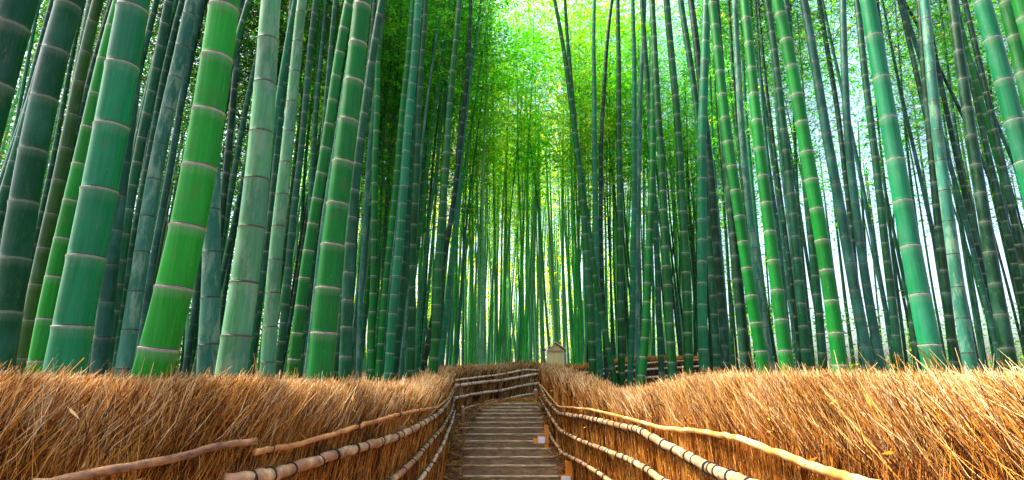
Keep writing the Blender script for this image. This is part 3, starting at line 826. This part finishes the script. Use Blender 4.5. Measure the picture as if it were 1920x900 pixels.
def hero(x7, x4, x0, w7, w0, dia, skin, label):
    D = dia * F / w7 * 1.06
    a, b, c = P(x7, 700, D), P(x4, 450, D), P(x0, 0, D)
    r7, r0 = dia / 2, dia / 2 * (w0 / w7) * (math.dist(c, (0, 0, EYE)) / math.dist(a, (0, 0, EYE))) ** .0
    # perspective makes the far top thinner by itself: convert the picture width into a radius
    fwd_a = a.y * CT + (a.z - EYE) * ST; fwd_c = c.y * CT + (c.z - EYE) * ST
    r7 = w7 / F * fwd_a / 2 / math.sqrt(1 + (a.x / fwd_a) ** 2 * .8); r0 = w0 / F * fwd_c / 2 / math.sqrt(1 + (c.x / fwd_c) ** 2 * .8)
    r0 = max(min(r0, r7 * 1.02), r7 * .55)
    zs = np.array([a.z, b.z, c.z]); xs = np.array([a.x, b.x, c.x])
    co = np.polyfit(zs, xs, 2)
    d0 = np.polyval(np.polyder(co), zs[0]); d1 = np.polyval(np.polyder(co), zs[2])
    seed = rng.uniform(0, 6)
    def cx(z):
        if z < zs[0]: x = xs[0] + d0 * (z - zs[0])
        elif z > zs[2]: x = xs[2] + d1 * (z - zs[2])
        else: x = np.polyval(co, z)
        return x
    gx = cx(1.2); gz = ground_z(gx, D)
    ytilt = rng.uniform(-.012, .02)
    def center(z):
        return np.array([cx(z) + .006 * math.sin(z * 2.1 + seed), D + ytilt * (z - 1.7) + .006 * math.cos(z * 1.7 + seed), z])
    ztop = max(c.z + 2.0, 11.5 if D > 6 else 9.0)
    def r_of(z): return max(.012, lerp(r7, r0, (z - a.z) / (c.z - a.z))) if z < c.z else max(.012, r0 * (1 - (z - c.z) / (ztop - c.z + .4) * .75))
    L0 = {True: 1.62, False: 2.0}[dia > .18] * dia * rng.uniform(.93, 1.08)
    if dia < .14: L0 = dia * rng.uniform(2.1, 2.6)
    nodes = [gz - .12]; z = gz + rng.uniform(0, .15)
    while z < ztop:
        if z > nodes[-1] + .05: nodes.append(z)
        z += L0 * rng.uniform(.95, 1.05) * (1 + .03 * min(z, 6))
    base = center(gz)
    V, Fq, vv = stem_geom(center, nodes, r_of, 28 if w7 > 35 else 16, ztop)
    root = empty("bamboo_culm", (base[0], base[1], gz))
    tag(root, label, "bamboo", "tall bamboo stems standing close behind the fences")
    me = np_mesh("stem", V - np.array([base[0], base[1], gz]), Fq, True, {"node_v": vv})
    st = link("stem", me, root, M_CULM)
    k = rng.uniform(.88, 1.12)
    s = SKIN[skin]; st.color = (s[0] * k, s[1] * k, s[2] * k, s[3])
    # node rings within reach of the picture
    if w7 >= 14:
        hi = c.z + .3; lo = a.z - .3
        for zz in nodes[1:]:
            if not (lo < zz < hi): continue
            cc = center(zz); t = center(zz + .02) - center(zz - .02); t /= np.linalg.norm(t)
            A = np.cross(t, (0, 1.0, 0)); A /= np.linalg.norm(A); B = np.cross(t, A)
            r = r_of(zz); sides = 28 if w7 > 35 else 16; VV = []
            ang = np.linspace(0, 2 * math.pi, sides, endpoint=False)
            th = max(.0030, r * .055)
            for dz, m in PROFR:
                wob = .12 * th * np.sin(ang * 3 + zz * 9)
                VV.append(cc + t * dz * th + (r * m) * (np.cos(ang)[:, None] * A + np.sin(ang)[:, None] * B) + t * wob[:, None])
            VV = np.vstack(VV) - cc
            FF = [(i * sides + j, i * sides + (j + 1) % sides, (i + 1) * sides + (j + 1) % sides, (i + 1) * sides + j) for i in range(len(PROFR) - 1) for j in range(sides)]
            rg = link("node_ring", np_mesh("node_ring", VV, FF, True, {'ring_v': np.repeat(np.linspace(0, 1, len(PROFR)), sides)}), root, M_RING)
            rg.location = cc - np.array(root.location)
            rc = RINGC[skin]; kk = rng.uniform(.75, 1.1); rg.color = (rc[0] * kk, rc[1] * kk, rc[2] * kk, 1)
    return base, D
hero_xy = [hero(*h) for h in HERO]
SHORT = {0: "top left corner bamboo", 4: "slim bright green bamboo", 5: "very thick teal bamboo", 9: "grey dark ringed bamboo", 11: "very thick bright green bamboo",
         13: "mottled brown ringed bamboo", 14: "brown patched pale bamboo", 17: "vivid slanting bamboo", 19: "thick cream ringed bamboo", 21: "medium dark green bamboo", 23: "upright white ringed bamboo",
         25: "smooth teal slanting bamboo", 27: "bamboo left of the bright gap", 28: "bamboo over the fence dip", 30: "crossing dark bamboo pair", 34: "straight close ringed bamboo",
         36: "green bamboo leaning at its foot", 39: "pale ringed deep green bamboo", 42: "upright smooth teal bamboo", 45: "vivid white ringed leaning bamboo", 47: "second white ringed leaning bamboo",
         50: "bright leaning bamboo", 53: "slate bamboo before the sky", 56: "thick pale teal bamboo", 58: "grey teal dark ringed bamboo", 59: "broad blackish bamboo"}
LANDMARKS = [(*HERO[i], n) if False else (HERO[i][0], HERO[i][1], 0, 0, 0, 0, 0, 0, n) for i, n in SHORT.items()]

# --- shared far stems and crowns
def far_stem(seed):
    H = 14.0; r = np.random.default_rng(seed)
    bx, by = r.uniform(-.35, .35), r.uniform(-.35, .35); p = r.uniform(0, 6)
    def center(z):
        t = max(0, z) / H
        return np.array([bx * t * t * 1.6 + .03 * math.sin(z * .8 + p), by * t * t * 1.6 + .03 * math.cos(z * .7 + p), z])
    nodes = [-.3]; z = .1
    while z < H: nodes.append(z); z += .30 * (1 + .02 * z)
    V, Fq, vv = stem_geom(center, nodes, lambda z: .5 * (1 - max(0, z) / H * .72), 9, H)
    # radius is unit: the copy's x/y scale would also scale the bend, so store at real radius 1:20
    C = np.array([center(z) for z in V[:, 2]])
    return V, Fq, vv, center
STEMS = []
for sd in range(7):
    H = 14.0; r = np.random.default_rng(sd + 40)
    bx, by = r.uniform(-.5, .5), r.uniform(-.5, .5); p = r.uniform(0, 6)
    def center(z, bx=bx, by=by, p=p):
        t = max(0, z) / 14.0
        return np.array([bx * t ** 2.2 + .025 * math.sin(z * .8 + p), by * t ** 2.2 + .025 * math.cos(z * .7 + p), z])
    nodes = [-.4]; z = .1
    while z < H: nodes.append(z); z += .29 * (1 + .02 * z)
    lst = []
    for rad in (.045, .058, .07):
        V, Fq, vv = stem_geom(center, nodes, lambda z: rad * (1 - max(0, z) / H * .72), 9, H)
        me = np_mesh("stem", V, Fq, True, {"node_v": vv}); me.materials.append(M_CULM); lst.append(me)
    STEMS.append((lst, center))

def foliage_mesh(center, zlo, zhi, nspray, nleaf, spread, seed):
    r = np.random.default_rng(seed)
    zz = zlo + (zhi - zlo) * r.random(nspray) ** .75
    t = (zz - zlo) / (zhi - zlo)
    C = np.array([center(z) for z in zz])
    a = r.uniform(0, 2 * math.pi, nspray); rad = r.uniform(.15, 1, nspray) ** .8 * (spread * (.55 + .8 * np.sin(np.pi * np.clip(t, 0, 1) ** .8)))
    P0 = C + np.stack([np.cos(a) * rad, np.sin(a) * rad, rad * r.uniform(-.1, .45, nspray)], 1)
    # leaves along a drooping twig from P0
    td = np.stack([np.cos(a), np.sin(a), r.normal(-.25, .35, nspray)], 1); td /= np.linalg.norm(td, axis=1)[:, None]
    u = r.random((nspray, nleaf))
    cen = P0[:, None] + td[:, None] * (u * .42)[..., None] + r.normal(0, .05, (nspray, nleaf, 3))
    cen = cen.reshape(-1, 3); n = len(cen)
    tone = np.repeat(r.random(nspray), nleaf) * .7 + r.random(n) * .3
    v = leaves_mesh("x", cen, r.uniform(.07, .15, n), tone, .45, .2)
    parts = [v]
    # thin branchlets
    tb = strands(np.array([center(z - rd * .3) for z, rd in zip(zz, rad)]), P0 + td * .3, np.full(nspray, .005), r.normal(0, .03, (nspray, 3)), np.full(nspray, .05))
    parts.append(tb)
    V, Fc, A = merge(parts)
    me = np_mesh("foliage", V, Fc, False, {"rnd": A}); me.materials.append(M_LEAF)
    return me
FOL = []
for i, (lst, center) in enumerate(STEMS):
    FOL.append((foliage_mesh(center, 7.5, 14.2, 210, 14, .95, 100 + i), foliage_mesh(center, 4.5, 14.2, 320, 15, 1.15, 200 + i)))

placed = [(b[0], b[1]) for b, D in hero_xy]
LEAFC_ = [(.030, .20, .015), (.045, .27, .015), (.08, .30, .015), (.018, .12, .012)]
def name_is_centre(x, y): return y > 16 and -2.2 < x / y * 16 < 2.8      # stems beyond the steps' head, colour lightened to make up for their shade
def place_far(x, y, zone, skin, leafc, h=1.0, low=False, tilt=(0, 0), foliage=True, radius=None, label=None, group=None):
    gz = ground_z(x, y); i = int(rng.integers(len(STEMS))); lst, _ = STEMS[i]
    k = radius if radius is not None else int(rng.integers(3))
    root = empty("bamboo_culm", (x, y, gz)); root.rotation_euler = (tilt[0], tilt[1], 0)
    root.scale = (1, 1, h)
    tag(root, label, "bamboo", group)
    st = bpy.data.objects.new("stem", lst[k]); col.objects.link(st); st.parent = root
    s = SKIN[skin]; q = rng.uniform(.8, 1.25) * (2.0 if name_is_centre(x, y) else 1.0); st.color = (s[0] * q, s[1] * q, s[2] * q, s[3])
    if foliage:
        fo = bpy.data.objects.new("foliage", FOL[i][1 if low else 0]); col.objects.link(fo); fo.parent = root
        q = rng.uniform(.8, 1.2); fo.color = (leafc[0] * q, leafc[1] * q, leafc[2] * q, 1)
    placed.append((x, y))
    return root

ZONES = [  # leaf colours carry the left grove's shade and the centre's backlit glow
 # name, count, px range, depth range, skins, leaf colours, label, low foliage chance, min gap
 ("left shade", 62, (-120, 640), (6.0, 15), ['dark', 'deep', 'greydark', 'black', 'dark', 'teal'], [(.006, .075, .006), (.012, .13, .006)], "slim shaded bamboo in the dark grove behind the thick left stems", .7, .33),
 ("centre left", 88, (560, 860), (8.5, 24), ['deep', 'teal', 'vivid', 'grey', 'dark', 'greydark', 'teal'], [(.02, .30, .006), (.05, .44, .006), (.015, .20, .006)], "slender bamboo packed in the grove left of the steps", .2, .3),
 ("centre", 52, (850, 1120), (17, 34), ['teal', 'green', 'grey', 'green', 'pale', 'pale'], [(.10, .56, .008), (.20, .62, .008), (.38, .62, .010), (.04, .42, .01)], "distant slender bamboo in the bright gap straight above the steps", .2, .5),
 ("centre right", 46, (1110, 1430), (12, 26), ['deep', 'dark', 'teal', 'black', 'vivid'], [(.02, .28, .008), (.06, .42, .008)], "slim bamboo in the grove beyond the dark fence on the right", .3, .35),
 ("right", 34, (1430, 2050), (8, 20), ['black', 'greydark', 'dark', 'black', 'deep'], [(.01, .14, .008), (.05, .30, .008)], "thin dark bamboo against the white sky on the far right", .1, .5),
]
count = 0
FAR = []
for name, n, (px0, px1), (d0, d1), skins, leafs, label, lowp, gap in ZONES:
    made, tries = 0, 0
    while made < n and tries < 6000:
        tries += 1
        D = math.sqrt(rng.uniform(d0 ** 2, d1 ** 2)) if name != "right" else rng.uniform(d0, d1)
        px = rng.uniform(px0, px1); x = (px - 960) / F * D / .99
        if path_info(x, D)[0] < 1.75: continue
        if min((x - a) ** 2 + (D - b) ** 2 for a, b in placed) < gap ** 2: continue
        # keep the hut free
        if D < 14.6 and 1000 < px < 1085: continue
        lean_in = -.03 * np.sign(x) * rng.uniform(-.6, 1.8)
        sk = skins[int(rng.integers(len(skins)))]
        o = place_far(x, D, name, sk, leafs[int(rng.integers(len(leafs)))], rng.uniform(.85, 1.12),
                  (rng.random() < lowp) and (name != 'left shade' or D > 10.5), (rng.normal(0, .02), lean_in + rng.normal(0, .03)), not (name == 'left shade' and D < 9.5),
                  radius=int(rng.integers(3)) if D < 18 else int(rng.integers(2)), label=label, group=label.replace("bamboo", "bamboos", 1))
        made += 1; count += 1
        tx = o.rotation_euler.y * 2.0
        pr = project((x + tx, D, ground_z(x, D) + 2.0))
        FAR.append((pr[0], o, sk, D))
TONE = {'teal': 'teal', 'green': 'bright green', 'vivid': 'vivid green', 'dark': 'dark green', 'black': 'blackish', 'grey': 'grey', 'greydark': 'slate', 'pale': 'pale', 'olive': 'olive', 'deep': 'deep green'}
ORD = "first second third fourth fifth sixth seventh eighth ninth tenth eleventh twelfth thirteenth fourteenth fifteenth sixteenth seventeenth eighteenth nineteenth twentieth twenty-first twenty-second twenty-third twenty-fourth twenty-fifth twenty-sixth twenty-seventh twenty-eighth twenty-ninth thirtieth thirty-first thirty-second thirty-third thirty-fourth thirty-fifth".split()
marks = sorted((h[0] * .62 + h[1] * .38, h[8]) for h in LANDMARKS)
marks.append((1041, "wooden hut")); marks.append((868, "short post at the stair side")); marks.append((960, "middle of the steps")); marks.sort()
bins = {}
for px, o, sk, D in FAR:
    k = max([i for i, (mx, _) in enumerate(marks) if mx <= px], default=-1)
    bins.setdefault(k, []).append((px, o, sk, D))
for k, lst in bins.items():
    lst.sort(key=lambda e: e[0])
    for i, (px, o, sk, D) in enumerate(lst):
        where = f"right of the {marks[k][1]}" if k >= 0 else f"left of the {marks[0][1]}"
        if k < 0: i = len(lst) - 1 - i
        o["label"] = f"{TONE[sk]} {'thin' if D > 14 else 'slim'} bamboo, {ORD[min(i, len(ORD) - 1)]} {where}"

# ------------------------------------------------------------------ the wood beyond, too many to count
def far_wood():
    # stems
    Vs = []; n = 690; parts = []
    for k in range(n):
        az = rng.uniform(-52, 22) if k < 610 else rng.uniform(18, 60)
        D = rng.uniform(23, 46)
        x = math.sin(R(az)) * D; y = math.cos(R(az)) * D
        gz = ground_z(x, y); top = rng.uniform(10, 14); tl = rng.normal(0, .04, 2)
        pts = [(x + tl[0] * z + .3 * (z / 14) ** 2, y + tl[1] * z, gz - .2 + z) for z in (0, top * .35, top * .7, top)]
        v, f = tube(pts, [.065, .06, .05, .02], 6, False)
        parts.append((np.array(v), np.array(f), np.full(len(v), rng.random() * 30)))
    V, Fc, A = merge(parts)
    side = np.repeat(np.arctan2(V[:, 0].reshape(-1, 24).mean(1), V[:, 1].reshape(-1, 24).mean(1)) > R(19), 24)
    for sel, cl, lb in ((~side, (.14, .50, .20, .5), "mass of hair thin far off pale green bamboo stems behind the middle of the grove"), (side, (.004, .05, .015, .4), "mass of thin dark far off bamboo stems before the white sky on the right")):  # middle stems coloured paler in place of the front light they lack
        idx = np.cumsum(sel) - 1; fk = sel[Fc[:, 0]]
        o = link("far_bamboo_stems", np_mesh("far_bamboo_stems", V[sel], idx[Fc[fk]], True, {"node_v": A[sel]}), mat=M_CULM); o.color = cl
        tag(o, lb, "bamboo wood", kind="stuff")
    def mass(name, n, az0, az1, d0, d1, z0, z1, size, color, label, clump=2.0, pw=1.0):
        nc = max(1, n // 60)
        az = rng.uniform(az0, az1, nc); D = rng.uniform(d0, d1, nc)
        z = z0 + (z1 - z0) * rng.random(nc) ** pw
        C = np.stack([np.sin(np.radians(az)) * D, np.cos(np.radians(az)) * D, z], 1)
        cen = np.repeat(C, 60, 0) + rng.normal(0, 1, (nc * 60, 3)) * np.array([clump, clump, clump * .55]) * rng.uniform(.4, 1, (nc * 60, 1))
        tone = np.repeat(rng.random(nc), 60) * .6 + rng.random(nc * 60) * .4
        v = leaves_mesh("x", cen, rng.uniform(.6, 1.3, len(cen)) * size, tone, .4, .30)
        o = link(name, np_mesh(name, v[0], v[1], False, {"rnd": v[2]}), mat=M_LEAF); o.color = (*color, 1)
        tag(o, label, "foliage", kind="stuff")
    mass("bright_wood_foliage", 44000, -23, 13, 34, 46, 3, 24, .34, (.55, .80, .010), "sunlit yellow green leaf mass filling the gap above the steps", 1.6)  # backlit sun glow of the gap put into the leaf colour
    mass("shaded_wood_foliage", 120000, -62, -21, 27, 48, -.5, 27, .36, (.02, .20, .010), "dark leaf mass closing the grove on the left", 1.7)  # shade of the left grove put into the dark leaf colour
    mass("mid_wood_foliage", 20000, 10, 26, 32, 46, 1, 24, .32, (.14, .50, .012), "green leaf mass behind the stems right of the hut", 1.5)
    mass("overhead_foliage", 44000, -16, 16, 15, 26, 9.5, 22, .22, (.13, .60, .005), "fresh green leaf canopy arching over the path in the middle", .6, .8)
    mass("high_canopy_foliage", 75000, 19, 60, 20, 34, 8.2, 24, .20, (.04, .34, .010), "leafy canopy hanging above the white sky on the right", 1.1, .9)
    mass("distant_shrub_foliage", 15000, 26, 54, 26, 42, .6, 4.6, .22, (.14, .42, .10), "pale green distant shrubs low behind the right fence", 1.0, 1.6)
far_wood()
